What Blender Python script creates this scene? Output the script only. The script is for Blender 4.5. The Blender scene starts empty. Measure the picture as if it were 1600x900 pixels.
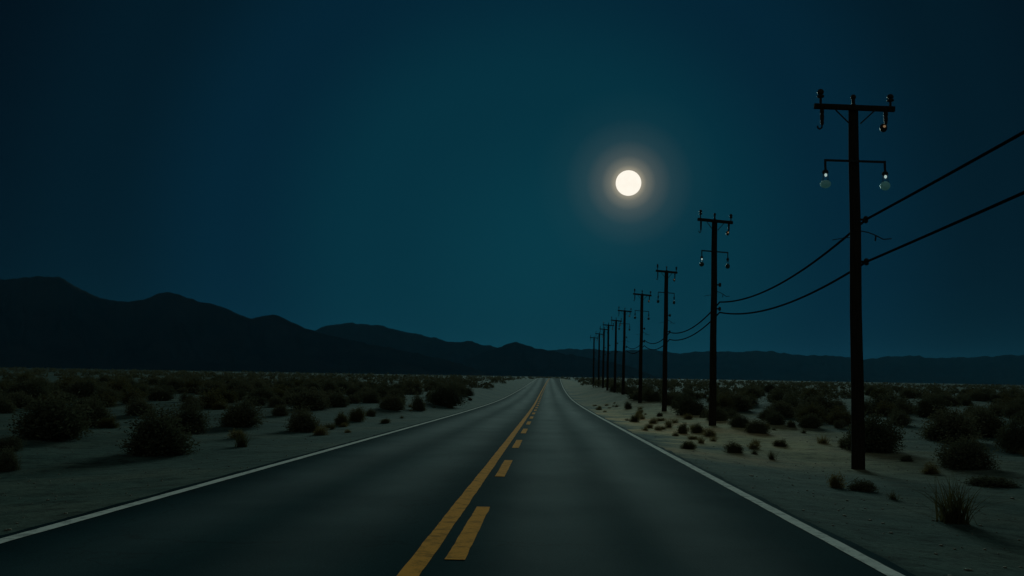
import bpy, math, random
import numpy as np
from mathutils import Matrix, Vector

random.seed(7)
rng = np.random.default_rng(11)
R = math.radians
scene = bpy.context.scene
col = scene.collection

# ------------------------------------------------------------------ camera
F = 1500.0                       # focal length in pixels of a 1600 px wide frame
PITCH, YAW, ROLL = 5.22, 2.18, 1.0
CAM_Z = 1.5
cam_d = bpy.data.cameras.new('camera')
cam_d.sensor_width = 36.0
cam_d.lens = F / 1600 * 36.0
cam_d.clip_start = 0.05
cam_d.clip_end = 60000
cam = bpy.data.objects.new('camera', cam_d)
col.objects.link(cam)
CM = Matrix.Rotation(R(YAW), 4, 'Z') @ Matrix.Rotation(R(90 + PITCH), 4, 'X') @ Matrix.Rotation(R(ROLL), 4, 'Z')
cam.matrix_world = Matrix.Translation((0, 0, CAM_Z)) @ CM
scene.camera = cam


def ray(px, py):
    return (CM.to_3x3() @ Vector(((px - 800) / F, (450 - py) / F, -1))).normalized()


# ------------------------------------------------------------------ noise + terrain
_perm = rng.random((256, 256))


def vnoise(x, y, s=1.0, off=0):
    x = np.asarray(x, float) / s + off * 17.3 + 1000
    y = np.asarray(y, float) / s + off * 5.7 + 1000
    xi, yi = np.floor(x).astype(int), np.floor(y).astype(int)
    fx, fy = x - xi, y - yi
    fx = fx * fx * (3 - 2 * fx); fy = fy * fy * (3 - 2 * fy)
    g = lambda a, b: _perm[a % 256, b % 256]
    return (g(xi, yi) * (1 - fx) + g(xi + 1, yi) * fx) * (1 - fy) + (g(xi, yi + 1) * (1 - fx) + g(xi + 1, yi + 1) * fx) * fy - .5


def sstep(t):
    t = np.clip(t, 0, 1)
    return t * t * (3 - 2 * t)


EDGE_L, EDGE_R = -5.06, 2.93       # centre of the white edge lines
PAVE_L, PAVE_R = -5.28, 3.12       # edges of the asphalt
_py = np.array([-60, 0, 30, 58, 85, 113, 139, 175, 216, 270, 338, 380, 430, 520, 700, 900, 14000.])
_pz = np.array([.8, 0, -.40, -.76, -1.03, -1.18, -1.12, -.95, -.62, -.05, .64, .80, .62, .1, -.4, -.5, -.5])
_dense = np.linspace(-60, 900, 1921)
_lin = np.interp(_dense, _py, _pz)
_k = np.exp(-0.5 * (np.arange(-40, 41) / 16.0) ** 2); _k /= _k.sum()
_sm = np.convolve(np.pad(_lin, 40, mode='edge'), _k, 'valid')


def road_z(y):
    return np.interp(y, _dense, _sm)


def road_c(y):
    t = np.clip((np.asarray(y, float) - 110) / 228, 0, 2)
    return 1.65 * t ** 1.5


def plain_z(x, y):
    y = np.asarray(y, float)
    base = np.interp(y, [-60, 25, 60, 105, 185, 320, 700, 1500], [-.45, -.5, -.5, -.36, -.1, -.1, -.4, -.5])
    amp = np.clip(1 - y / 900, 0, 1)
    return base + amp * (.34 * vnoise(x, y, 11, 1) + .14 * vnoise(x, y, 3.1, 2) + .05 * vnoise(x, y, .9, 3))


def ground_z(x, y):
    x = np.asarray(x, float); y = np.asarray(y, float)
    x0 = x
    x = x - road_c(y)
    s = np.maximum(np.maximum(x - PAVE_R, PAVE_L - x), 0)
    w = sstep((s - .3) / 5.2)
    shoulder = road_z(y) - .035 - .05 * np.clip(s, 0, 2) + np.clip(s, 0, 1) * .05 * vnoise(x, y, .8, 4)
    z = shoulder * (1 - w) + plain_z(x0, y) * w
    inside = (x > PAVE_L + .02) & (x < PAVE_R - .02)
    return np.where(inside, road_z(y) - .12, z)


def hit(px, py):
    d = ray(px, py)
    t = np.concatenate([np.linspace(3, 200, 6000), np.linspace(200, 900, 3000)])
    x, y, z = d.x * t, d.y * t, CAM_Z + d.z * t
    below = np.nonzero(z < ground_z(x, y))[0]
    i = below[0] if len(below) else np.argmin(z - ground_z(x, y))
    return float(x[i]), float(y[i])


# ------------------------------------------------------------------ materials
def mat(name):
    m = bpy.data.materials.new(name)
    m.use_nodes = True
    nt = m.node_tree
    return m, nt.nodes, nt.links, nt.nodes['Principled BSDF']


def noise_node(N, L, scale, detail=5, rough=.6, vec=None):
    n = N.new('ShaderNodeTexNoise')
    n.inputs['Scale'].default_value = scale
    n.inputs['Detail'].default_value = detail
    n.inputs['Roughness'].default_value = rough
    if vec is not None:
        L.new(vec, n.inputs['Vector'])
    return n


def ramp(N, L, src, stops):
    r = N.new('ShaderNodeValToRGB')
    e = r.color_ramp.elements
    while len(e) < len(stops):
        e.new(.5)
    for el, (p, c) in zip(e, stops):
        el.position = p
        el.color = (*c, 1)
    L.new(src, r.inputs['Fac'])
    return r


def mixc(N, L, fac, a, b, mode='MIX'):
    m = N.new('ShaderNodeMix'); m.data_type = 'RGBA'; m.blend_type = mode
    for sock, v in ((m.inputs[0], fac), (m.inputs[6], a), (m.inputs[7], b)):
        if hasattr(v, 'is_linked'):
            L.new(v, sock)
        elif isinstance(v, (int, float)):
            sock.default_value = v
        else:
            sock.default_value = (*v, 1)
    return m.outputs[2]


def bump(N, L, B, height, strength, dist):
    b = N.new('ShaderNodeBump')
    b.inputs['Strength'].default_value = strength
    b.inputs['Distance'].default_value = dist
    L.new(height, b.inputs['Height'])
    L.new(b.outputs['Normal'], B.inputs['Normal'])
    return b


def scaled_(N, L, src, k):
    m = N.new('ShaderNodeMath'); m.operation = 'MULTIPLY'; m.inputs[1].default_value = k; L.new(src, m.inputs[0])
    return m.outputs[0]


def sand_material():
    m, N, L, B = mat('desert_sand')
    co = N.new('ShaderNodeNewGeometry').outputs['Position']
    big = noise_node(N, L, .22, 6, .6, co)
    mid = noise_node(N, L, 2.4, 6, .65, co)
    fine = noise_node(N, L, 17, 5, .75, co)
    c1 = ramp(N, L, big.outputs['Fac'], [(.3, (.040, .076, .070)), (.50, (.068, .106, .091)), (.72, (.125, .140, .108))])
    c2 = ramp(N, L, mid.outputs['Fac'], [(.3, (.42, .42, .42)), (.52, (1, 1, 1)), (.8, (1.25, 1.2, 1.12))])
    c3 = ramp(N, L, fine.outputs['Fac'], [(.36, (.45, .45, .45)), (.50, (1, 1, 1)), (.70, (1.25, 1.25, 1.2))])
    a = mixc(N, L, 1.0, c1.outputs['Color'], c2.outputs['Color'], 'MULTIPLY')
    a = mixc(N, L, .85, a, c3.outputs['Color'], 'MULTIPLY')
    # warm lit patch along the right verge, its light painted into the sand colour
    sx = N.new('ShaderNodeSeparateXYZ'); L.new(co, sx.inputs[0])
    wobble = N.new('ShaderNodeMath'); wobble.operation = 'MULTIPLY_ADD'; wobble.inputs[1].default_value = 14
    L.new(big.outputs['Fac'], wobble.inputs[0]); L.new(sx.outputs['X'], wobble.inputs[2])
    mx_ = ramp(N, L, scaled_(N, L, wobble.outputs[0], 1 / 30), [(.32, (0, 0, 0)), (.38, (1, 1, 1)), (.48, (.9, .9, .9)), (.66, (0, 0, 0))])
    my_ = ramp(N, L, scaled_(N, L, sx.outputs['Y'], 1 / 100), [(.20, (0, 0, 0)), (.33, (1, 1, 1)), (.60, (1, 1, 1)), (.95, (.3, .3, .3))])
    lit_patch = N.new('ShaderNodeMath'); lit_patch.operation = 'MULTIPLY'
    L.new(mx_.outputs['Color'], lit_patch.inputs[0]); L.new(my_.outputs['Color'], lit_patch.inputs[1])
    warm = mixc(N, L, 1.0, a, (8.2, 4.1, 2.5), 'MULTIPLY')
    a = mixc(N, L, lit_patch.outputs[0], a, warm)
    L.new(a, B.inputs['Base Color'])
    B.inputs['Roughness'].default_value = SAND_ROUGH
    B.inputs['Specular IOR Level'].default_value = SAND_SPEC
    add = N.new('ShaderNodeMath'); add.operation = 'MULTIPLY_ADD'
    add.inputs[1].default_value = .25
    L.new(fine.outputs['Fac'], add.inputs[0]); L.new(mid.outputs['Fac'], add.inputs[2])
    bump(N, L, B, add.outputs[0], .5, .06)
    return m


def asphalt_material():
    m, N, L, B = mat('asphalt')
    co = N.new('ShaderNodeNewGeometry').outputs['Position']
    mp = N.new('ShaderNodeMapping'); mp.inputs['Scale'].default_value = (1, .07, 1)
    L.new(co, mp.inputs['Vector'])
    streak = noise_node(N, L, 1.1, 5, .55, mp.outputs['Vector'])
    blotch = noise_node(N, L, .35, 6, .6, co)
    grain = noise_node(N, L, 60, 3, .7, co)
    c1 = ramp(N, L, streak.outputs['Fac'], [(.3, (.006, .030, .038)), (.7, (.013, .048, .056))])
    c2 = ramp(N, L, blotch.outputs['Fac'], [(.3, (.86, .86, .87)), (.65, (1.05, 1.05, 1.04))])
    c3 = ramp(N, L, grain.outputs['Fac'], [(.35, (.6, .6, .6)), (.65, (1.2, 1.2, 1.2))])
    a = mixc(N, L, 1.0, c1.outputs['Color'], c2.outputs['Color'], 'MULTIPLY')
    a = mixc(N, L, .7, a, c3.outputs['Color'], 'MULTIPLY')
    vor = N.new('ShaderNodeTexVoronoi'); vor.feature = 'DISTANCE_TO_EDGE'; vor.inputs['Scale'].default_value = .16
    wob = noise_node(N, L, .8, 4, .6, co)
    vadd = N.new('ShaderNodeVectorMath'); vadd.operation = 'MULTIPLY_ADD'
    vadd.inputs[1].default_value = (2.2, 2.2, 0)
    L.new(wob.outputs['Color'], vadd.inputs[0]); L.new(co, vadd.inputs[2]); L.new(vadd.outputs[0], vor.inputs['Vector'])
    cr = ramp(N, L, vor.outputs['Distance'], [(.0, (.45, .45, .45)), (.004, (1, 1, 1))])
    a = mixc(N, L, .55, a, cr.outputs['Color'], 'MULTIPLY')
    L.new(a, B.inputs['Base Color'])
    rr = N.new('ShaderNodeMapRange')
    rr.inputs['From Min'].default_value = .3; rr.inputs['From Max'].default_value = .7
    rr.inputs['To Min'].default_value = ROAD_ROUGH - .03; rr.inputs['To Max'].default_value = ROAD_ROUGH + .03
    L.new(streak.outputs['Fac'], rr.inputs['Value']); L.new(rr.outputs[0], B.inputs['Roughness'])
    # wheel paths, polished by traffic
    sep = N.new('ShaderNodeSeparateXYZ'); L.new(co, sep.inputs[0])
    total = None
    for cx, wd in ((.10, .52), (1.62, .50), (-2.25, .55), (-3.85, .55)):
        d1 = N.new('ShaderNodeMath'); d1.operation = 'SUBTRACT'; d1.inputs[1].default_value = cx
        L.new(sep.outputs['X'], d1.inputs[0])
        d2 = N.new('ShaderNodeMath'); d2.operation = 'MULTIPLY'; L.new(d1.outputs[0], d2.inputs[0]); L.new(d1.outputs[0], d2.inputs[1])
        d3 = N.new('ShaderNodeMath'); d3.operation = 'MULTIPLY'; d3.inputs[1].default_value = -1 / wd ** 2; L.new(d2.outputs[0], d3.inputs[0])
        d4 = N.new('ShaderNodeMath'); d4.operation = 'EXPONENT'; L.new(d3.outputs[0], d4.inputs[0])
        if total is None:
            total = d4.outputs[0]
        else:
            ad = N.new('ShaderNodeMath'); L.new(total, ad.inputs[0]); L.new(d4.outputs[0], ad.inputs[1]); total = ad.outputs[0]
    brk = N.new('ShaderNodeMapRange')
    brk.inputs['From Min'].default_value = .3; brk.inputs['From Max'].default_value = .7
    brk.inputs['To Min'].default_value = .5; brk.inputs['To Max'].default_value = 1.3
    L.new(blotch.outputs['Fac'], brk.inputs['Value'])
    pol = N.new('ShaderNodeMath'); pol.operation = 'MULTIPLY'; L.new(total, pol.inputs[0]); L.new(brk.outputs[0], pol.inputs[1])
    sp = N.new('ShaderNodeMath'); sp.operation = 'MULTIPLY_ADD'
    sp.inputs[1].default_value = .020; sp.inputs[2].default_value = ROAD_SPEC * .4
    L.new(pol.outputs[0], sp.inputs[0]); L.new(sp.outputs[0], B.inputs['Specular IOR Level'])
    bump(N, L, B, grain.outputs['Fac'], .35, .01)
    return m


def paint_material(name, c, dark, rough=1.0):
    m, N, L, B = mat(name)
    co = N.new('ShaderNodeNewGeometry').outputs['Position']
    n1 = noise_node(N, L, 5, 6, .7, co); n2 = noise_node(N, L, 24, 4, .75, co)
    w = ramp(N, L, n1.outputs['Fac'], [(.34, dark), (.50, c), (.75, tuple(v * 1.08 for v in c))])
    g = ramp(N, L, n2.outputs['Fac'], [(.30, (.45, .45, .45)), (.48, (1, 1, 1))])
    L.new(mixc(N, L, .6, w.outputs['Color'], g.outputs['Color'], 'MULTIPLY'), B.inputs['Base Color'])
    B.inputs['Roughness'].default_value = rough
    B.inputs['Specular IOR Level'].default_value = .0035
    bump(N, L, B, n2.outputs['Fac'], .3, .006)
    return m


def leaf_material(name, c1, c2, trans=.25):
    m, N, L, B = mat(name)
    oi = N.new('ShaderNodeObjectInfo')
    gi = N.new('ShaderNodeNewGeometry')
    rnd = N.new('ShaderNodeMath'); rnd.operation = 'MULTIPLY_ADD'
    rnd.inputs[1].default_value = .55
    sc = N.new('ShaderNodeMath'); sc.operation = 'MULTIPLY'; sc.inputs[1].default_value = .45
    L.new(gi.outputs['Random Per Island'], sc.inputs[0])
    L.new(oi.outputs['Random'], rnd.inputs[0]); L.new(sc.outputs[0], rnd.inputs[2])
    r = ramp(N, L, rnd.outputs[0], [(.1, c1), (.9, c2)])
    L.new(r.outputs['Color'], B.inputs['Base Color'])
    B.inputs['Roughness'].default_value = .9
    B.inputs['Specular IOR Level'].default_value = 0
    t = N.new('ShaderNodeBsdfTranslucent'); L.new(r.outputs['Color'], t.inputs['Color'])
    mx = N.new('ShaderNodeMixShader'); mx.inputs[0].default_value = trans
    L.new(B.outputs[0], mx.inputs[1]); L.new(t.outputs[0], mx.inputs[2])
    L.new(mx.outputs[0], N['Material Output'].inputs['Surface'])
    return m


def plain_material(name, c, c2, rough=.8, scale=8, spec=.3, stretch=None, metal=0):
    m, N, L, B = mat(name)
    tc = N.new('ShaderNodeTexCoord').outputs['Object']
    if stretch:
        mp = N.new('ShaderNodeMapping'); mp.inputs['Scale'].default_value = stretch
        L.new(tc, mp.inputs['Vector']); tc = mp.outputs['Vector']
    n = noise_node(N, L, scale, 6, .65, tc)
    L.new(ramp(N, L, n.outputs['Fac'], [(.3, c), (.7, c2)]).outputs['Color'], B.inputs['Base Color'])
    B.inputs['Roughness'].default_value = rough
    B.inputs['Specular IOR Level'].default_value = spec
    B.inputs['Metallic'].default_value = metal
    bump(N, L, B, n.outputs['Fac'], .4, .02)
    return m


SAND_ROUGH, SAND_SPEC = 1.0, .012
ROAD_ROUGH, ROAD_SPEC = .97, .0045

M = dict(
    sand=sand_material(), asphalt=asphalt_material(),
    yellow=paint_material('yellow_paint', (.93, .38, .07), (.5, .22, .05)),
    white=paint_material('white_paint', (.80, .78, .72), (.42, .42, .40)),
    bush=leaf_material('creosote_leaves', (.095, .10, .062), (.18, .165, .10), .12),
    dry=leaf_material('dry_brush', (.15, .11, .045), (.27, .20, .085), .3),
    olive=leaf_material('olive_brush', (.085, .078, .036), (.16, .13, .058), .2),
    stem=plain_material('dry_stems', (.05, .038, .026), (.10, .075, .05)),
    wood=plain_material('weathered_wood', (.022, .016, .012), (.055, .04, .03), .95, 6, .02, (6, 6, .35)),
    iron=plain_material('dark_iron', (.02, .02, .022), (.05, .048, .046), .8, 14, .1),
    ceramic=plain_material('brown_porcelain', (.030, .02, .016), (.045, .028, .022), .5, 5, .12),
    cable=plain_material('cable_rubber', (.010, .010, .011), (.016, .016, .017), .9, 20, 0),
    rock=plain_material('desert_stone', (.12, .10, .075), (.26, .21, .15), .9, 9, .2),
    hill=plain_material('mountain_rock', (.012, .014, .016), (.030, .030, .030), .95, .006, 0),
)


def globe_material():
    m, N, L, B = mat('frosted_glass')
    B.inputs['Base Color'].default_value = (.44, .66, .66, 1)
    B.inputs['Roughness'].default_value = .3
    t = N.new('ShaderNodeBsdfTranslucent'); t.inputs['Color'].default_value = (.56, .84, .86, 1)
    mx = N.new('ShaderNodeMixShader'); mx.inputs[0].default_value = .5
    L.new(B.outputs[0], mx.inputs[1]); L.new(t.outputs[0], mx.inputs[2])
    L.new(mx.outputs[0], N['Material Output'].inputs['Surface'])
    return m


def emit_material(name, c, s):
    m = bpy.data.materials.new(name); m.use_nodes = True
    N, L = m.node_tree.nodes, m.node_tree.links
    N.remove(N['Principled BSDF'])
    e = N.new('ShaderNodeEmission'); e.inputs['Color'].default_value = (*c, 1); e.inputs['Strength'].default_value = s
    L.new(e.outputs[0], N['Material Output'].inputs['Surface'])
    return m


M['globe'] = globe_material()
M['bulb'] = emit_material('dim_bulb', (.62, .85, .80), .55)
M['grey_glass'] = plain_material('grey_glass', (.03, .06, .065), (.05, .08, .085), .4, 4, .15)
M['warm_bulb'] = emit_material('dim_warm_bulb', (.75, .5, .28), .22)


# ------------------------------------------------------------------ mesh helpers
class MB:
    def __init__(s):
        s.v, s.f = [], []

    def box(s, c, size, rot=None):
        i = len(s.v); b = min(size) * .12
        hx, hy, hz = (k / 2 for k in size)
        pts = []
        for sx in (-1, 1):
            for sy in (-1, 1):
                for sz in (-1, 1):
                    p = Vector((sx * hx, sy * hy, sz * hz))
                    if rot is not None:
                        p = rot @ p
                    pts.append(tuple(Vector(c) + p))
        s.v += pts
        for q in ((0, 1, 3, 2), (4, 6, 7, 5), (0, 4, 5, 1), (2, 3, 7, 6), (0, 2, 6, 4), (1, 5, 7, 3)):
            s.f.append(tuple(i + k for k in q))

    def tube(s, pts, rads, n=10, caps=True):
        pts = [Vector(p) for p in pts]
        if isinstance(rads, (int, float)):
            rads = [rads] * len(pts)
        i0 = len(s.v)
        for k, p in enumerate(pts):
            t = (pts[min(k + 1, len(pts) - 1)] - pts[max(k - 1, 0)]).normalized()
            a = t.cross(Vector((0, 0, 1)) if abs(t.z) < .9 else Vector((0, 1, 0))).normalized()
            b = t.cross(a).normalized()
            for j in range(n):
                w = 2 * math.pi * j / n
                s.v.append(tuple(p + (a * math.cos(w) + b * math.sin(w)) * rads[k]))
        for k in range(len(pts) - 1):
            for j in range(n):
                a0 = i0 + k * n + j; a1 = i0 + k * n + (j + 1) % n
                s.f.append((a0, a1, a1 + n, a0 + n))
        if caps:
            s.f.append(tuple(range(i0 + n - 1, i0 - 1, -1)))
            e = i0 + (len(pts) - 1) * n
            s.f.append(tuple(range(e, e + n)))

    def lathe(s, prof, c=(0, 0, 0), n=18):
        """profile of (radius, z) about the z axis at c"""
        s.tube([(c[0], c[1], c[2] + z) for r, z in prof], [max(r, .0005) for r, z in prof], n)

    def build(s, name, m, parent=None, smooth=True):
        me = bpy.data.meshes.new(name)
        me.from_pydata(s.v, [], s.f)
        me.materials.append(m)
        if smooth:
            me.polygons.foreach_set('use_smooth', [True] * len(me.polygons))
            me.set_sharp_from_angle(angle=R(40))
        o = bpy.data.objects.new(name, me)
        col.objects.link(o)
        o.parent = parent
        return o


def mesh_np(name, V, Fc, m):
    """V (n,3), Fc (k,4) quads"""
    me = bpy.data.meshes.new(name)
    V = np.asarray(V, np.float32); Fc = np.asarray(Fc, np.int32)
    k = Fc.shape[1]
    me.vertices.add(len(V)); me.vertices.foreach_set('co', V.ravel())
    me.loops.add(Fc.size); me.loops.foreach_set('vertex_index', Fc.ravel())
    me.polygons.add(len(Fc)); me.polygons.foreach_set('loop_start', np.arange(0, Fc.size, k, dtype=np.int32))
    me.update(calc_edges=True)
    me.materials.append(m)
    return me


def link(name, me, parent=None):
    o = bpy.data.objects.new(name, me)
    col.objects.link(o); o.parent = parent
    return o


def structure(o):
    o['kind'] = 'structure'
    return o


def thing(o, label, cat, group=None):
    o['label'] = label; o['category'] = cat
    if group:
        o['group'] = group
    return o


def empty(name, loc=(0, 0, 0), rz=0):
    o = bpy.data.objects.new(name, None)
    o.empty_display_size = .2
    col.objects.link(o)
    o.location = loc; o.rotation_euler = (0, 0, rz)
    return o


def copy_tree(o, parent=None):
    c = o.copy(); col.objects.link(c); c.parent = parent
    for ch in [q for q in bpy.data.objects if q.parent == o]:
        copy_tree(ch, c)
    return c


# ------------------------------------------------------------------ ground, road, markings
def axis(parts):
    a = np.concatenate([np.arange(p0, p1, st) for p0, p1, st in parts])
    return a


gx = np.concatenate([-np.geomspace(26000, 60, 40), np.arange(-60, -24, 1.0), np.arange(-24, PAVE_L - .001, .3),
                     [PAVE_L, PAVE_L + .05, -1.3, PAVE_R - .05, PAVE_R], np.arange(PAVE_R + .3, 24, .3), np.arange(24, 60, 1.0), np.geomspace(60, 26000, 40)])
gy = np.concatenate([np.arange(-60, 4, 4.0), np.arange(4, 40, .3), np.arange(40, 90, .6), np.arange(90, 200, 1.5), np.arange(200, 560, 4), np.geomspace(560, 26000, 60)])
X, Y = np.meshgrid(gx, gy)
X = X + road_c(Y)
Z = ground_z(X, Y)
nx, ny = len(gx), len(gy)
idx = np.arange(nx * ny).reshape(ny, nx)
Fq = np.stack([idx[:-1, :-1], idx[:-1, 1:], idx[1:, 1:], idx[1:, :-1]], -1).reshape(-1, 4)
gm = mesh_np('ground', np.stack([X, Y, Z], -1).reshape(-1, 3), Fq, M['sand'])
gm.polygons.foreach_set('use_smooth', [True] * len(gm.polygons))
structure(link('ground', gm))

ry = np.concatenate([np.arange(-40, 4, 4.0), np.arange(4, 40, .3), np.arange(40, 90, .6), np.arange(90, 200, 1.5), np.arange(200, 560, 4)])


def strip(name, xa, xb, dz, m, ys, thick=False, wob=0.0, nxs=2, seed=0):
    xs = np.linspace(0, 1, nxs)
    V = []
    for y in ys:
        oa = wob * float(vnoise(y, seed, .7, 5)) + .6 * wob * float(vnoise(y, seed, .16, 8))
        ob = wob * float(vnoise(y, seed + 9, .7, 6)) + .6 * wob * float(vnoise(y, seed + 9, .16, 9))
        for t in xs:
            V.append(((xa + oa) * (1 - t) + (xb + ob) * t + float(road_c(y)), y, float(road_z(y)) + dz))
    n = len(ys)
    ii = np.arange(n * nxs).reshape(n, nxs)
    Q = np.stack([ii[:-1, :-1], ii[:-1, 1:], ii[1:, 1:], ii[1:, :-1]], -1).reshape(-1, 4)
    V = np.array(V)
    if thick:                                   # a skirt down both sides gives the slab its edge
        lo = V.copy(); lo[:, 2] -= .10
        base = len(V)
        V = np.concatenate([V, lo])
        l = ii[:, 0]; r = ii[:, -1]
        Q = np.concatenate([Q, np.stack([l[1:], l[1:] + base, l[:-1] + base, l[:-1]], -1),
                            np.stack([r[:-1], r[:-1] + base, r[1:] + base, r[1:]], -1)])
    return structure(link(name, mesh_np(name, V, Q, m)))


strip('road', PAVE_L, PAVE_R, 0, M['asphalt'], ry, True, .07, 9)
my = np.concatenate([np.arange(-20, 60, .2), np.arange(60, 200, 1.0), np.arange(200, 520, 4)])
strip('edge_line', EDGE_L - .075, EDGE_L + .075, .006, M['white'], my, wob=.012, seed=3)
strip('edge_line', EDGE_R - .075, EDGE_R + .075, .006, M['white'], my, wob=.012, seed=14)
CX, DX = -1.085, -.785
strip('centre_line', CX - .09, CX + .09, .006, M['yellow'], my, wob=.012, seed=25)
k = 0
for s0 in np.arange(8.45 - 16, 330, 8.05):
    ys = np.arange(s0, s0 + 3.86, .1)
    strip('centre_dash', DX - .085, DX + .085, .006, M['yellow'], ys, wob=.012, seed=40 + k)
    k += 1


# ------------------------------------------------------------------ mountains
def mountain(pts, dist, seed, name='mountain', depth=.13, rough=1.0):
    xs = np.arange(pts[0][0], pts[-1][0] + 1, 3.0)
    ys = np.interp(xs, [p[0] for p in pts], [p[1] for p in pts])
    kk = np.array([1, 3, 5, 3, 1.]); kk /= kk.sum()
    ys = np.convolve(np.pad(ys, 2, mode='edge'), kk, 'valid')
    rows = np.concatenate([np.linspace(-1, 0, 34), np.linspace(.08, 1, 10)])
    V = []
    for i, (px, py) in enumerate(zip(xs, ys)):
        d = ray(px, py)
        hl = math.hypot(d.x, d.y)
        ux, uy, el = d.x / hl, d.y / hl, d.z / hl
        Di = dist * (1 + .05 * float(vnoise(px, 0, 120, seed)))
        jag = .0020 * float(vnoise(px, 1, 11, seed + 1)) + .0012 * float(vnoise(px, 2, 4, seed + 2))
        H = CAM_Z + Di * (el + jag) + 6
        edge = min(1, max(0, (px - xs[0]) / 60), max(0, (xs[-1] - px) / 60))
        for t in rows:
            D = Di * (1 + depth * t)
            a = abs(t)
            h = (1 - a) ** 1.25
            rid = 1 - abs(2 * float(vnoise(px * Di / 1500 + 90 * t, D * .35, Di * .035, seed + 3)))
            rid2 = 1 - abs(2 * float(vnoise(px * Di / 1500, D * .5, Di * .013, seed + 4)))
            mod = a * (1 - a) * 4 * rough
            h = h * (1 - .55 * mod * (1 - rid) - .30 * mod * (1 - rid2))
            # never stand above the ridge line as seen from the road
            V.append((ux * D, uy * D, -6 + H * h))
    n, r = len(xs), len(rows)
    ii = np.arange(n * r).reshape(n, r)
    Q = np.stack([ii[:-1, :-1], ii[1:, :-1], ii[1:, 1:], ii[:-1, 1:]], -1).reshape(-1, 4)
    me = mesh_np(name, V, Q, M['hill'])
    me.polygons.foreach_set('use_smooth', [True] * len(me.polygons))
    return structure(link(name, me))


mountain([(-500, 470), (-330, 430), (-200, 452), (-90, 433), (-20, 438), (25, 435), (50, 433), (78, 431), (98, 435), (112, 443), (128, 453), (150, 464), (172, 469),
          (200, 472), (226, 467), (248, 459), (265, 457), (282, 461), (305, 470), (335, 476), (362, 486), (392, 499), (412, 494), (430, 492), (446, 497),
          (465, 508), (490, 517), (530, 527), (580, 538), (650, 552), (720, 568), (780, 592)], 3300, 21)
mountain([(380, 560), (440, 534), (490, 517), (512, 509), (535, 505), (560, 506), (590, 508), (605, 512), (625, 518), (648, 521), (672, 526), (690, 531), (712, 534),
          (730, 531), (752, 538), (785, 545), (820, 552), (880, 562), (960, 575), (1020, 594)], 5200, 33)
mountain([(700, 572), (745, 556), (775, 545), (790, 539), (806, 534.5), (820, 538), (838, 545), (865, 549), (900, 556), (960, 565), (1040, 592)], 4600, 45, depth=.10)
mountain([(780, 560), (840, 549), (880, 545), (930, 546), (970, 548), (1010, 545), (1040, 549), (1062, 552), (1090, 549), (1130, 548), (1165, 549), (1205, 548),
          (1232, 553), (1262, 555), (1295, 556), (1340, 561), (1380, 558), (1420, 556), (1480, 560), (1540, 557), (1620, 553), (1720, 560), (1900, 552), (2100, 575)], 7800, 57)


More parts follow.
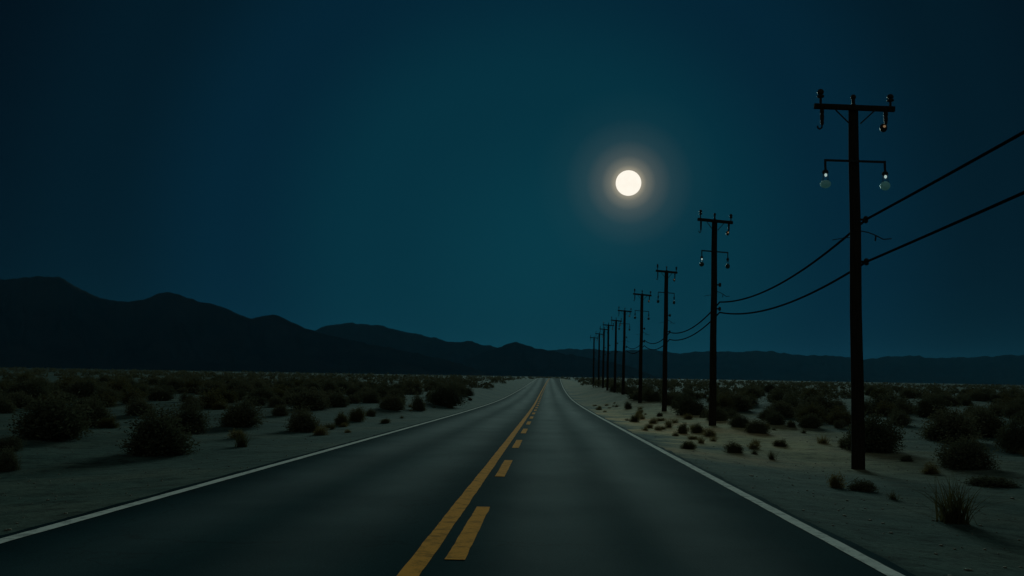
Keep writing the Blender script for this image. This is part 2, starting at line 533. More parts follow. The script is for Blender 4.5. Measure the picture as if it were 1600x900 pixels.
# ------------------------------------------------------------------ utility poles
def make_pole():
    root = empty('utility_pole')
    b = MB()
    zs = [-.7, 0, .6, 2, 4, 6, 8, 9.31]
    b.tube([(0.012 * math.sin(z * 1.3), 0.01 * math.cos(z), z) for z in zs], [.172, .170, .165, .157, .148, .139, .130, .122], 16)
    b.build('shaft', M['wood'], root)
    b = MB(); rot = Matrix.Rotation(R(3.0), 3, 'Y')
    b.box((-.02, -.17, 9.22), (2.02, .10, .135), rot)
    arm = b.build('crossarm', M['wood'], root, smooth=False)
    bv = arm.modifiers.new('bevel', 'BEVEL'); bv.width = .012; bv.segments = 1
    zz = lambda x: 9.22 - .0524 * (x + .02)
    b = MB()                                                    # ridge pin on the very top
    b.lathe([(.055, 9.29), (.06, 9.36), (.045, 9.37), (.045, 9.50), (.065, 9.51), (.07, 9.56), (.05, 9.60), (.02, 9.615)])
    b.build('insulator', M['ceramic'], root)
    for x, h in ((-.86, .40), (.88, .33)):
        b = MB(); z0 = zz(x) + .06
        b.tube([(x, -.17, z0 - .02), (x, -.17, z0 + h * .5)], .032, 10)
        b.lathe([(.05, h * .42), (.085, h * .45), (.09, h * .56), (.055, h * .60), (.055, h * .66), (.08, h * .70), (.085, h * .82), (.06, h * .95), (.02, h)], (x, -.17, z0))
        b.build('insulator', M['ceramic'], root)
    b = MB(); x = -.83; z0 = zz(x) - .06                        # hanging strain insulator with a hook
    b.lathe([(.03, 0), (.05, -.02), (.055, -.12), (.04, -.15), (.055, -.18), (.05, -.30), (.04, -.34), (.05, -.37), (.035, -.43)], (x, -.17, z0), 14)
    b.tube([(x, -.17, z0 - .42), (x - .01, -.17, z0 - .50), (x - .06, -.17, z0 - .54), (x - .11, -.17, z0 - .50), (x - .11, -.17, z0 - .45)], .024, 8)
    b.build('hanging_insulator', M['ceramic'], root)
    b = MB(); x = .76; z0 = zz(x) - .06
    b.lathe([(.03, 0), (.055, -.02), (.06, -.10), (.04, -.14), (.055, -.18), (.05, -.26), (.035, -.34)], (x, -.17, z0), 14)
    b.lathe([(.035, -.33), (.085, -.37), (.095, -.43), (.08, -.50), (.04, -.54)], (x - .06, -.17, z0), 14)
    q = b.build('hanging_insulator', M['ceramic'], root)
    b = MB(); b.lathe([(.004, -.035), (.03, -.02), (.035, 0), (.03, .02), (.004, .035)], (x - .06, -.262, z0 - .42), 12)
    b.build('indicator_bulb', M['warm_bulb'], q)
    for s in (1, -1):                                           # flat iron braces under the crossarm
        b = MB(); b.tube([(s * .50, -.225, 9.15), (s * .13, -.15, 8.80)], .018, 6)
        b.build('brace', M['iron'], root)
    b = MB(); rot2 = Matrix.Rotation(R(2.2), 3, 'Y')
    b.box((-.02, -.165, 7.82), (1.52, .045, .05), rot2)
    b.build('lamp_arm', M['iron'], root, smooth=False)
    for x, z0, w in ((-.76, 7.84, .135), (.72, 7.79, .122)):
        b = MB()
        b.tube([(x, -.165, z0 + .03), (x, -.165, z0 - .16), (x + .012, -.165, z0 - .27)], .03, 8)
        b.lathe([(.03, -.24), (.075, -.27), (.08, -.33), (.05, -.345)], (x, -.165, z0), 14)
        lamp = b.build('hanging_lamp', M['iron'], root)
        b = MB(); b.lathe([(.006, .045), (.028, .03), (.036, 0), (.026, -.03), (.006, -.045)], (x + .005, -.19, z0 - .385), 12)
        b.build('bulb', M['bulb'], lamp)
        b = MB()
        zc = z0 - .615
        prof = [(w * math.cos(a), (w * (.78 if x < 0 else .95)) * math.sin(a)) for a in np.linspace(-1.5, 1.25, 13)]
        b.lathe(prof[::1] , (x, -.165, zc), 20)
        b.build('globe', M['globe'], lamp)
        b = MB()                                                # wire cage that carries the globe
        for q in range(4):
            an = math.pi / 4 + q * math.pi / 2
            cxx, syy = math.cos(an), math.sin(an)
            b.tube([(x + .055 * cxx, -.165 + .055 * syy, z0 - .33), (x + .075 * cxx, -.165 + .075 * syy, z0 - .42), (x + w * .72 * cxx, -.165 + w * .72 * syy, zc + w * .62)], .006, 5)
        b.build('cage', M['iron'], lamp)
    b = MB()                                                    # small service bracket lower on the shaft
    b.tube([(.12, -.10, 6.02), (.30, -.12, 5.98), (.48, -.14, 5.90), (.66, -.14, 5.80), (.86, -.14, 5.82)], .014, 6)
    b.tube([(.48, -.14, 5.90), (.46, -.14, 5.76)], .02, 6)
    b.tube([(-.12, -.10, 5.86), (-.34, -.12, 5.83), (-.60, -.14, 5.78)], .010, 6)
    b.build('service_bracket', M['iron'], root)
    for z in (6.33, 5.24):                                      # clamps that carry the two cables
        b = MB(); b.tube([(.10, 0, z), (.30, 0, z)], .03, 8); b.lathe([(.03, -.09), (.06, -.06), (.06, .06), (.03, .09)], (.27, 0, z), 10)
        b.build('cable_clamp', M['iron'], root)
    return root


POLE_LABEL = ['nearest and tallest wooden utility pole, two glass lamps on its lower arm',
              'second nearest wooden utility pole, with V braces under its crossarm and one lamp glinting',
              'third utility pole along the road from the nearest, where the two cables fade away',
              'fourth utility pole along the road, thin and dark with a small crossarm',
              'fifth utility pole along the road, its foot beside the pale sand shoulder',
              'sixth utility pole along the road, a thin dark stick before the far mountains',
              'seventh utility pole along the road, thin and faint in the converging row',
              'eighth utility pole along the road, thin and faint in the converging row',
              'ninth utility pole along the road, close to the road crest',
              'farthest utility pole at the end of the row by the road crest']
proto = make_pole()
GP = 'wooden utility poles along the right side of the road'
specs = [(1339, 24.7, .1, 1.0, -4), (1113, 43.6, .75, 1.0, 3), (1038, 64, .8, 1.0, -3), (1000, 82.5, .9, 1.0, 4), (973.5, 106, .9, .99, -5),
         (960.5, 121, .8, .98, 6), (949, 136, .6, .99, -4), (942, 149, .8, .98, 2), (935, 165, .6, .98, 5), (927, 180, .5, .97, -2)]
poles = []
for i, (px, dist, lean, sc, yaw) in enumerate(specs):
    d = ray(px, 600)
    x, y = d.x / d.y * dist, dist
    o = proto if i == 0 else copy_tree(proto)
    o.location = (x, y, float(ground_z(x, y)))
    o.rotation_euler = (0, R(lean), R(yaw))
    o.scale = (sc, sc, sc)
    if i:
        for ch in [q for q in bpy.data.objects if q.parent == o]:
            base = ch.name.split('.')[0]
            if base not in ('shaft', 'cable_clamp'):
                ch.scale.x = .76 + .05 * math.sin(i * 2.3)
            if i >= 5 and base in ('lamp_arm', 'hanging_lamp', 'service_bracket'):
                for sub in [q for q in bpy.data.objects if q.parent == ch]:
                    bpy.data.objects.remove(sub)
                bpy.data.objects.remove(ch)
    thing(o, POLE_LABEL[i], 'utility pole', GP)
    poles.append(o)
# the pole just out of the frame that carries the near end of the cables
o = copy_tree(proto)
o.location = (7.95, 5.4, float(ground_z(7.95, 5.4))); o.rotation_euler = (0, 0, R(2))
thing(o, 'wooden utility pole beside the camera, carrying the near ends of the cables', 'utility pole', GP)
near = o
# the lamps farther down the row hold no light: grey glass and a dark bulb
dark = {}
for p in poles[1:] + [near]:
    first = True
    for lamp in [q for q in bpy.data.objects if q.parent == p and q.name.startswith('hanging_lamp')]:
        for part in [q for q in bpy.data.objects if q.parent == lamp]:
            kind = part.name.split('.')[0]
            if kind == 'cage':
                continue
            if kind == 'bulb' and p is poles[1] and lamp.matrix_local.translation.x == 0 and first:
                first = False
                continue
            key = part.data.name
            if key not in dark:
                dark[key] = part.data.copy(); dark[key].materials.clear(); dark[key].materials.append(M['grey_glass'])
            part.data = dark[key]
bpy.context.view_layer.update()


def attach(p, z):
    return p.matrix_world @ Vector((.27, 0, z))


for zl, sags, lab in (((6.33, 6.82, 5.55), (.04, .55, .5, .5, .5), 'upper black cable slung between the utility poles, reaching higher up each shaft'),
                      ((5.24, 5.82, 5.08), (.03, .50, .45, .5, .5), 'lower black cable slung between the utility poles, running off the right edge of the picture')):
    zs = [zl[1], zl[0], zl[2], zl[2] - .35, zl[2] - .2, zl[2] - .2]
    seq = [near] + poles[:5]
    pts = []
    for k in range(len(seq) - 1):
        a, b2 = attach(seq[k], zs[k]), attach(seq[k + 1], zs[k + 1])
        if k == 1:
            pass
        for t in np.linspace(0, 1, 25)[(0 if k == 0 else 1):]:
            p = a.lerp(b2, t); p.z -= sags[k] * 4 * t * (1 - t)
            pts.append(p)
    b = MB(); b.tube(pts, .031, 8)
    thing(b.build('power_cable', M['cable']), lab, 'cable', 'cables between the utility poles')


# ------------------------------------------------------------------ plants
def quads_at(P, size, rg, aspect=2.2, up=None, upw=0.0):
    """leaf quads at points P, long axis random (biased to direction up)"""
    n = len(P)
    a = rg.normal(size=(n, 3))
    if up is not None:
        a = a + up * upw
    a /= np.linalg.norm(a, axis=1, keepdims=True)
    b = np.cross(a, rg.normal(size=(n, 3)))
    b /= np.linalg.norm(b, axis=1, keepdims=True) + 1e-9
    s = (size * rg.uniform(.6, 1.4, n))[:, None]
    l, w = a * s * aspect * .5, b * s * .5
    V = np.stack([P - l, P + w - l * .1, P + l, P - w - l * .1], 1).reshape(-1, 3)
    return V, np.arange(4 * n).reshape(n, 4)


def bush_mesh(seed, nst=60, per=46, flat=1.0, leaf=.022, open_=.3, m='bush', lop=0.0):
    """shrub of unit width (radius .5) and unit height: fanning stems with leaf sprays"""
    rg = np.random.default_rng(seed)
    lobes = [(rg.uniform(0, 6.28), rg.uniform(.58, 1.1)) for _ in range(8)]
    Ps, stems, dirs = [], MB(), []
    for i in range(nst):
        az = rg.uniform(0, 2 * math.pi)
        el = math.asin(rg.uniform(.02, 1.0))
        k = min(lobes, key=lambda q: abs((q[0] - az + 3.14) % 6.28 - 3.14))[1]
        r = k * rg.uniform(.78, 1.05)
        if rg.random() < .12:
            r *= 1.10
        tip = np.array([.5 * r * math.cos(el) ** .8 * math.cos(az) + lop * math.sin(el), .5 * r * math.cos(el) ** .8 * math.sin(az), (.10 + .90 * math.sin(el)) * r * rg.uniform(.82, 1.02)])
        base = np.array([rg.normal(0, .05), rg.normal(0, .05), -.03])
        midp = base * .45 + tip * .55 + np.array([0, 0, -.06 + .1 * rg.random()]) + rg.normal(0, .02, 3)
        q = np.linspace(0, 1, 6)[:, None]
        curve = (1 - q) ** 2 * base + 2 * q * (1 - q) * midp + q ** 2 * tip
        stems.tube([tuple(c) for c in curve], [.011, .009, .007, .005, .004, .002], 4, False)
        # twigs with leaves along the outer part of the stem
        t = rg.uniform(open_, 1.0, per) ** .75
        c = (1 - t)[:, None] ** 2 * base + 2 * (t * (1 - t))[:, None] * midp + t[:, None] ** 2 * tip
        P = c + rg.normal(0, 1, (per, 3)) * (.028 + .05 * t[:, None])
        P[:, 2] = np.maximum(P[:, 2], .012)
        Ps.append(P); dirs.append(np.repeat((tip - base)[None] / np.linalg.norm(tip - base), per, 0))
    P = np.concatenate(Ps); dr = np.concatenate(dirs)
    V, Q = quads_at(P, np.full(len(P), leaf), rg, 2.3, dr, 1.2)
    return mesh_np('foliage', V, Q, M[m]), stems


def tuft_mesh(seed, n=150, spread=.95, width=.011, m='dry'):
    """grass-like tuft of blades, unit width and height"""
    rg = np.random.default_rng(seed)
    V, Q = [], []
    for i in range(n):
        az = rg.uniform(0, 6.283); le = rg.uniform(.45, 1.05); out = abs(rg.normal(0, spread)) * .5
        bx, by = rg.normal(0, .09), rg.normal(0, .09)
        dx, dy = math.cos(az), math.sin(az)
        w = width * rg.uniform(.6, 1.3); sx, sy = -dy * w, dx * w
        prev = None
        for j, t in enumerate((0, .35, .7, 1)):
            r = out * t ** 1.5; z = le * (t - .18 * min(out * 1.6, 1) * t * t)
            c = (bx + dx * r, by + dy * r, z - .02); k = 1 - t * .9
            V += [(c[0] - sx * k, c[1] - sy * k, c[2]), (c[0] + sx * k, c[1] + sy * k, c[2])]
            if j:
                b0 = len(V) - 4
                Q.append((b0, b0 + 1, b0 + 3, b0 + 2))
    return mesh_np('blades', V, Q, M[m])


stem_me = {}
KIND = {}


def reg(kind, me, stems=None):
    sm = None
    if stems is not None:
        tmp = stems.build('stems', M['stem'], None)
        sm = tmp.data
        bpy.data.objects.remove(tmp)
    KIND.setdefault(kind, []).append((me, sm))


for s in range(5):
    reg('bush', *bush_mesh(100 + s, 96, 120, lop=(s - 2) * .05))
for s in range(3):
    reg('olive', *bush_mesh(200 + s, 80, 84, leaf=.024, open_=.2, m='olive'))
for s in range(2):
    reg('dry', *bush_mesh(300 + s, 80, 40, leaf=.028, open_=.1, m='dry'))
for s in range(3):
    reg('mat', *bush_mesh(400 + s, 80, 60, leaf=.036, m='bush'))
for s in range(3):
    reg('straw', tuft_mesh(500 + s))
for s in range(3):
    reg('grass', tuft_mesh(600 + s, 150, 1.0, .012, 'olive'))

NAME = {'bush': 'desert_bush', 'olive': 'desert_bush', 'dry': 'dry_bush', 'mat': 'low_shrub', 'straw': 'straw_tuft', 'grass': 'grass_tuft'}
CAT = {'bush': 'bush', 'olive': 'bush', 'dry': 'bush', 'mat': 'shrub', 'straw': 'grass tuft', 'grass': 'grass tuft'}
placed = []


def plant(kind, x, y, w, h, label, group=None, variant=None, parts=True):
    me, sm = KIND[kind][variant if variant is not None else random.randrange(len(KIND[kind]))]
    z = float(ground_z(x, y)) - .02
    rz = random.uniform(0, 6.28)
    if sm is not None and parts:
        o = empty(NAME[kind], (x, y, z), rz)
        link('foliage', me, o); link('stems', sm, o)
    else:
        o = link(NAME[kind], me)
        o.location = (x, y, z); o.rotation_euler = (0, 0, rz)
    if kind in ('straw', 'grass'):
        w *= 1.45
    o.scale = (w, w * random.uniform(.85, 1.1), h)
    thing(o, label, CAT[kind], group)
    placed.append((x, y, w))
    return o


# (kind, centre x, base y, width, height in photo pixels, label)
NEAR = [
    ('bush', 82, 689, 118, 76, 'biggest dark bush at the far left, wide and rounded on the sand'),
    ('bush', 148, 668, 56, 52, 'dark bush crowding the right side of the biggest far-left bush'),
    ('olive', 170, 669, 34, 20, 'small low bush at the right foot of the biggest far-left bush'),
    ('bush', 248, 713, 124, 72, 'large round dark bush, nearest on the left side of the road'),
    ('bush', 290, 677, 66, 54, 'dark bush just behind the nearest round bush on the left'),
    ('bush', 222, 649, 54, 31, 'rounded dark bush standing alone between the two largest left bushes'),
    ('bush', 374, 668, 74, 45, 'rounded dark bush right of the nearest left bush, a small plant in front'),
    ('grass', 378, 699, 30, 31, 'small leafy plant alone on the sand left of the road'),
    ('bush', 474, 675, 68, 38, 'dark domed bush closest to the left white edge line'),
    ('bush', 482, 641, 70, 38, 'broad bush behind the dark domed bush by the left edge line'),
    ('bush', 437, 650, 26, 20, 'small dark bush left of the broad bush near the road'),
    ('olive', 533, 665, 28, 26, 'olive bush, left one of the pair beside the dark domed bush'),
    ('olive', 557, 659, 32, 29, 'olive bush, right one of the pair beside the dark domed bush'),
    ('bush', 579, 651, 18, 15, 'tiny dark bush right of the olive pair'),
    ('grass', 519, 671, 12, 12, 'tiny tuft at the right foot of the dark domed bush'),
    ('bush', 526, 636, 44, 27, 'mid-sized bush behind the olive pair on the left'),
    ('bush', 612, 641, 42, 30, 'dark bush beside a pale sand patch left of the road'),
    ('bush', 654, 642, 28, 27, 'bush left of the big clump nearest the road on the far left stretch'),
    ('bush', 694, 635, 56, 40, 'big dark clump reaching closest to the left road edge in the distance'),
    ('bush', 726, 619, 30, 20, 'small bush just beyond the big clump by the left road edge'),
    ('bush', 6, 737, 36, 38, 'dark bush cut by the left edge of the picture, nearest the corner'),
    ('bush', 12, 706, 44, 22, 'low dark bush at the left edge of the picture, above the cut one'),
    ('bush', 4, 646, 40, 30, 'dark bush at the left edge left of the biggest bush'),
    ('bush', 40, 628, 70, 38, 'dark bush rising behind the biggest far-left bush'),
    ('bush', 130, 622, 56, 30, 'dark bush behind the crowding bush at far left'),
    ('olive', 350, 630, 50, 28, 'olive bush behind the rounded one in the left middle'),
    ('bush', 412, 628, 46, 26, 'dark bush between the olive bush and the broad bush on the left'),
    ('bush', 1366, 707, 82, 66, 'tall dark bush right behind the nearest utility pole'),
    ('olive', 1322, 701, 26, 20, 'small bush at the left foot of the nearest utility pole'),
    ('bush', 1266, 669, 36, 26, 'rounded bush left of the nearest utility pole, a speck-like tuft below it'),
    ('grass', 1256, 677, 12, 9, 'speck-like tuft under the rounded bush left of the nearest pole'),
    ('bush', 1312, 669, 20, 14, 'small round bush touching the nearest pole on its left'),
    ('bush', 1484, 690, 96, 50, 'wide dark bush, left half of the right-hand thicket'),
    ('bush', 1542, 684, 66, 46, 'dark bush, right half of the right-hand thicket'),
    ('bush', 1506, 734, 84, 52, 'round dark bush in front of the right-hand thicket'),
    ('bush', 1592, 709, 56, 58, 'dark bush cut by the right edge of the picture'),
    ('dry', 1306, 763, 28, 32, 'dry twiggy bush in front of the nearest utility pole'),
    ('mat', 1346, 768, 44, 19, 'flat twiggy shrub right of the dry bush near the nearest pole'),
    ('grass', 1395, 781, 20, 16, 'small dark tuft between the flat shrub and the spiky clump'),
    ('grass', 1492, 820, 74, 72, 'spiky grass clump in the lower right corner, the nearest plant'),
    ('mat', 1553, 761, 76, 15, 'low creeping mat plant near the right edge'),
    ('mat', 1416, 721, 18, 10, 'tiny low shrub on the sand right of the nearest utility pole'),
    ('olive', 1148, 708, 34, 22, 'olive brush clump alone on the sand between the two nearest poles'),
    ('straw', 1181, 694, 18, 11, 'straw tuft right of the olive clump, the upper of three'),
    ('grass', 1179, 710, 14, 12, 'small tuft right of the olive clump, the middle of three'),
    ('grass', 1206, 718, 16, 17, 'small dark tuft right of the olive clump, the lowest of three'),
    ('olive', 1220, 698, 26, 14, 'low olive brush behind the three tufts'),
    ('straw', 1096, 693, 17, 15, 'lone straw tuft on the shoulder left of the olive clump'),
    ('olive', 1067, 678, 22, 22, 'olive brush on the shoulder below the second pole, left one'),
    ('olive', 1089, 677, 24, 17, 'olive brush on the shoulder below the second pole, right one'),
    ('straw', 1045, 668, 18, 17, 'yellowish straw clump on the shoulder before the third pole'),
    ('dry', 1020, 662, 17, 11, 'low rusty dry bush on the shoulder, left end of the dry strip'),
    ('dry', 1032, 658, 20, 8, 'rusty dry brush in the middle of the dry strip on the right shoulder'),
    ('straw', 1003, 655, 15, 9, 'straw clump where the dry strip starts, nearest the right edge line'),
    ('straw', 1055, 661, 15, 10, 'short straw clump below the fourth and third poles'),
    ('dry', 1076, 655, 18, 12, 'dry bush just left of the second pole foot'),
    ('bush', 982, 639, 14, 12, 'single dark bush on the pale shoulder by the fourth pole'),
    ('bush', 1156, 668, 36, 24, 'dark bush right of the second pole, left of a group of three'),
    ('bush', 1184, 677, 38, 24, 'dark bush right of the second pole, front of a group of three'),
    ('bush', 1211, 664, 30, 22, 'dark bush right of the second pole, rear right of a group of three'),
    ('olive', 1237, 668, 17, 14, 'small bush right of the group of three'),
    ('bush', 1082, 649, 60, 38, 'large dark bush left of the second pole'),
    ('bush', 1148, 643, 66, 34, 'large dark bush behind the group of three'),
    ('bush', 1276, 648, 72, 32, 'large dark bush left of the nearest pole, behind the rounded bush'),
    ('bush', 1392, 646, 70, 34, 'large dark bush right of the nearest pole, beyond the tall one'),
    ('bush', 1456, 652, 50, 34, 'dark bush behind the left half of the right-hand thicket'),
    ('bush', 1228, 634, 50, 24, 'distant dark bush between the second and nearest poles'),
]
for kind, px, py, w, h, lab in NEAR:
    x, y = hit(px, py)
    dd = math.hypot(x, y)
    s = dd / F
    # shift the centre back by part of the radius so the front foot meets the given row
    x2, y2 = x * (1 + .3 * w * s / dd), y * (1 + .3 * w * s / dd)
    plant(kind, x2, y2, w * s * 1.02, h * s * 1.04, lab)
NEAR_N = len(NEAR)

# scattered scrub: every plant gets a place, the ones that show largest become objects, the rest one mass
cand = []


def free(x, y, r):
    return all((x - a) ** 2 + (y - b) ** 2 > (r * .55 + c * .55) ** 2 for a, b, c in occ if abs(x - a) < 6 and abs(y - b) < 6)


occ = list(placed)
rs = random.Random(5)
for y0, y1, n in ((46, 75, 300), (75, 130, 560), (130, 260, 900)):
    for _ in range(n):
        y = rs.uniform(y0, y1)
        x = rs.uniform(-.60, .60) * y - .035 * y
        side = -7.9 - max(0, rs.gauss(0, 1.2)) if x < 0 else 7.6 + max(0, rs.gauss(0, 1.0))
        if (x < 0 and x > side) or (x >= 0 and x < side):
            continue
        clump = float(vnoise(x, y, 9, 12))
        if clump < -.05 - .12 * rs.random():
            continue
        if any(math.hypot(x - p.location.x, y - p.location.y) < 1.2 for p in poles):
            continue
        w = rs.uniform(.8, 2.0) * (1.15 if y > 75 else 1); h = w * rs.uniform(.5, .72)
        if y < 75 and not free(x, y, w):
            continue
        occ.append((x, y, w))
        cand.append((h / y, x, y, w, h))
cand.sort(reverse=True)
indiv, rest = cand[:300 - NEAR_N], cand[300 - NEAR_N:]
for _, x, y, w, h in indiv:
    kind = 'bush' if rs.random() < .8 else 'olive'
    if x < 0:
        lab, g = 'dark low bush in the crowded middle-distance scrub on the left of the road', 'middle distance bushes left of the road'
    else:
        lab, g = 'dark low bush in the crowded middle-distance scrub on the right, beyond the utility poles', 'middle distance bushes right of the road'
    plant(kind, x, y, w, h, lab, g, parts=y < 60)

# dry tufts along both verges
for n, x0, x1, y0, y1, lab, g in ((62, 3.9, 6.9, 26, 88, 'small dry tuft among many on the sandy right verge before the utility poles', 'dry tufts on the right verge'),
                                  (26, -9.5, -6.8, 22, 95, 'small dry tuft among several on the sandy left verge', 'dry tufts on the left verge'),
                                  (22, 8.6, 16, 15, 45, 'small dry tuft on the open sand right of the utility poles', 'dry tufts on the right sand')):
    for _ in range(n):
        y = y0 + (y1 - y0) * rs.random() ** 1.2
        x = rs.uniform(x0, x1)
        if any((x - a) ** 2 + (y - b2) ** 2 < (.5 * c + .75) ** 2 for a, b2, c in placed):
            continue
        w = rs.uniform(.22, .62)
        plant(rs.choice(['straw', 'dry', 'dry', 'olive', 'grass']), x, y, w, w * rs.uniform(.42, .72), lab, g, parts=y < 45)

# the far mass of scrub
rg = np.random.default_rng(77)
far = [(x, y, w, h) for _, x, y, w, h in rest]
for y0, y1, n in ((260, 600, 1900), (600, 1500, 2200)):
    yy = rg.uniform(y0, y1, n); xx = rg.uniform(-.62, .60, n) * yy - .035 * yy
    for x, y in zip(xx, yy):
        if -12 < x < 10 and y < 460:
            continue
        if float(vnoise(x, y, 40, 13)) < -.08:
            continue
        w = rg.uniform(1.2, 2.8) * (1.0 if y < 600 else 1.7)
        far.append((float(x), float(y), w, w * rg.uniform(.45, .62)))
Vs, Qs, off = [], [], 0
for x, y, w, h in far:
    n = 150 if y < 170 else (70 if y < 260 else (26 if y < 600 else 12))
    u = rg.normal(size=(n, 3)); u[:, 2] = np.abs(u[:, 2]); u /= np.linalg.norm(u, axis=1, keepdims=True)
    u *= rg.uniform(.55, 1.0, n)[:, None]
    P = np.stack([u[:, 0] * w * .5, u[:, 1] * w * .5, u[:, 2] * h * .95 + .02], -1) + np.array([x, y, float(ground_z(x, y))])
    V, Q = quads_at(P, np.full(n, .10 + .55 * w / math.sqrt(n) * .9), rg, 1.7)
    Vs.append(V); Qs.append(Q + off); off += len(V)
scrub = link('distant_scrub', mesh_np('distant_scrub', np.concatenate(Vs), np.concatenate(Qs), M['bush']))
scrub['kind'] = 'stuff'
thing(scrub, 'far mass of dark desert scrub spread across the plain to the mountains', 'scrub')

# pebbles and small clods on the sand
Vs, Qs, off = [], [], 0
cube = np.array([(-1, -1, -1), (1, -1, -1), (1, 1, -1), (-1, 1, -1), (-1, -1, 1), (1, -1, 1), (1, 1, 1), (-1, 1, 1)], float)
cq = np.array([(0, 3, 2, 1), (4, 5, 6, 7), (0, 1, 5, 4), (1, 2, 6, 5), (2, 3, 7, 6), (3, 0, 4, 7)])
for _ in range(4200):
    y = 5 + 45 * rg.random() ** 1.3
    x = rg.uniform(-.75, .62) * y - .03 * y
    s = PAVE_L - x if x < 0 else x - PAVE_R
    if s < .05:
        continue
    r = .006 + .014 * rg.random() ** 3 + (.018 * rg.random() if rg.random() < .02 else 0)
    c = cube * rg.uniform(.55, 1.0, (8, 3)) * r * np.array([1.1, 1, .6])
    a = rg.uniform(0, 6.28); ca, sa = math.cos(a), math.sin(a)
    c = c @ np.array([[ca, sa, 0], [-sa, ca, 0], [0, 0, 1]])
    Vs.append(c + np.array([x, y, float(ground_z(x, y)) + r * .2])); Qs.append(cq + off); off += 8
gravel = link('gravel', mesh_np('gravel', np.concatenate(Vs), np.concatenate(Qs), M['rock']))
gravel['kind'] = 'stuff'
thing(gravel, 'small pebbles and clods strewn over the sandy shoulders', 'gravel')

# ------------------------------------------------------------------ moon, haze, sky, light
MOON = ray(982, 286)
b = MB()
b.lathe([(math.cos(a), math.sin(a)) for a in np.linspace(-math.pi / 2, math.pi / 2, 33)], n=48)


def moon_material():
    m = emit_material('moonlit_disc', (1, .93, .80), MOON_STRENGTH)
    N, L = m.node_tree.nodes, m.node_tree.links
    tc = N.new('ShaderNodeTexCoord').outputs['Object']
    n = noise_node(N, L, 1.7, 4, .5, tc)
    r = ramp(N, L, n.outputs['Fac'], [(.35, (.975, .91, .785)), (.6, (1, .94, .82))])
    L.new(r.outputs['Color'], [q for q in N if q.type == 'EMISSION'][0].inputs['Color'])
    return m


MOON_STRENGTH = 1.06
MD = 22000.0
moon = b.build('moon', moon_material())
moon.location = Vector((0, 0, CAM_Z)) + MOON * MD
moon.scale = (MD * 19.6 / F,) * 3
thing(moon, 'glowing full moon above the road and utility poles', 'moon')

HAZE = 1.9e-5
me = bpy.data.meshes.new('haze')
hb = MB(); hb.box((0, 3500, 215), (30000, 24000, 450))
haze = hb.build('haze', bpy.data.materials.new('haze_air'), smooth=False)
haze['kind'] = 'stuff'
thing(haze, 'thin night haze over the desert plain', 'haze')
hm = haze.data.materials[0]; hm.use_nodes = True
hn = hm.node_tree.nodes; hn.remove(hn['Principled BSDF'])
pv = hn.new('ShaderNodeVolumePrincipled')
pv.inputs['Color'].default_value = (.14, .62, 1.0, 1)
pv.inputs['Density'].default_value = HAZE
pv.inputs['Anisotropy'].default_value = 0
hm.node_tree.links.new(pv.outputs[0], hn['Material Output'].inputs['Volume'])

# moonlight
LIGHT_EL_OFF = 0.0
az = math.atan2(MOON.x, MOON.y)            # from +Y towards +X
el = math.asin(MOON.z) + R(LIGHT_EL_OFF)
Ld = Vector((math.sin(az) * math.cos(el), math.cos(az) * math.cos(el), math.sin(el)))
sd = bpy.data.lights.new('moonlight', 'SUN')
sd.energy = 1.1; sd.angle = R(16); sd.color = (.64, 1.0, .90)
so = bpy.data.objects.new('moonlight', sd); col.objects.link(so)
so.rotation_euler = Ld.to_track_quat('Z', 'Y').to_euler()
so.location = (0, 0, 60)

w = bpy.data.worlds.new('World'); scene.world = w; w.use_nodes = True
N, L = w.node_tree.nodes, w.node_tree.links
bg = N['Background']; bg.inputs['Strength'].default_value = .1
tc = N.new('ShaderNodeTexCoord').outputs['Generated']
sky = N.new('ShaderNodeTexSky'); sky.sky_type = 'NISHITA'; sky.sun_disc = False
sky.sun_elevation = el; sky.sun_rotation = az
sky.dust_density = .3; sky.ozone_density = 3.0


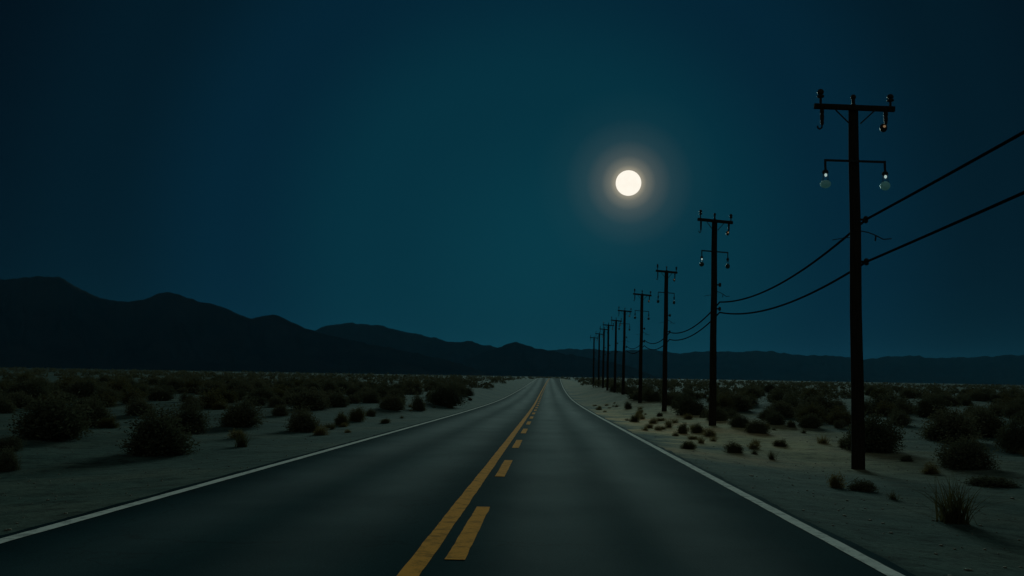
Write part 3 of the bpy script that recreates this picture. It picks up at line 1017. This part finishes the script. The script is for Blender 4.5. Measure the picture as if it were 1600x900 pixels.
def angle_to(v):
    d = N.new('ShaderNodeVectorMath'); d.operation = 'DOT_PRODUCT'
    nrm = N.new('ShaderNodeVectorMath'); nrm.operation = 'NORMALIZE'
    L.new(tc, nrm.inputs[0]); L.new(nrm.outputs[0], d.inputs[0]); d.inputs[1].default_value = tuple(v)
    a = N.new('ShaderNodeMath'); a.operation = 'ARCCOSINE'; L.new(d.outputs['Value'], a.inputs[0])
    g = N.new('ShaderNodeMath'); g.operation = 'DEGREES'; L.new(a.outputs[0], g.inputs[0])
    return g.outputs[0]


def scaled(src, k):
    m = N.new('ShaderNodeMath'); m.operation = 'MULTIPLY'; m.inputs[1].default_value = k; L.new(src, m.inputs[0])
    return m.outputs[0]


broad = scaled(angle_to(ray(840, 400)), 1 / 90)
SKY = [(0, (.0020, .038, .058)), (10, (.0015, .0285, .0465)), (18, (.0011, .016, .0325)), (25, (.0009, .0090, .0175)), (33, (.0007, .0042, .009)), (60, (.010, .020, .022)), (90, (.042, .054, .050))]  # widest stops: unseen sky overhead and behind the camera, brightened as added fill
rb = ramp(N, L, broad, [(a / 90, tuple(v * 10 for v in c)) for a, c in SKY])
rb.color_ramp.interpolation = 'EASE'
th = angle_to(MOON)
rhalo = ramp(N, L, scaled(th, 1 / 9), [(0, (3.2, 2.7, 1.9)), (.80 / 9, (2.8, 2.3, 1.5)), (1.05 / 9, (1.4, 1.2, .82)), (1.6 / 9, (.50, .48, .36)), (2.5 / 9, (.13, .18, .15)), (3.8 / 9, (.02, .05, .045)), (5.6 / 9, (0, .01, .01)), (1, (0, 0, 0))])
s1 = mixc(N, L, 1.0, rb.outputs['Color'], rhalo.outputs['Color'], 'ADD')
tint = mixc(N, L, 1.0, sky.outputs['Color'], (.0002, .0008, .0011), 'MULTIPLY')
s2 = mixc(N, L, 1.0, s1, tint, 'ADD')
L.new(s2, bg.inputs['Color'])

# ------------------------------------------------------------------ render settings
vs = scene.view_settings
scene.display_settings.display_device = 'sRGB'
vs.view_transform = 'Standard'; vs.look = 'None'; vs.exposure = 0; vs.gamma = 1
vs.use_curve_mapping = False
cy = scene.cycles
cy.use_denoising = True
cy.max_bounces = 5; cy.diffuse_bounces = 2; cy.glossy_bounces = 2; cy.transmission_bounces = 3; cy.transparent_max_bounces = 8; cy.volume_bounces = 1
cy.use_adaptive_sampling = False
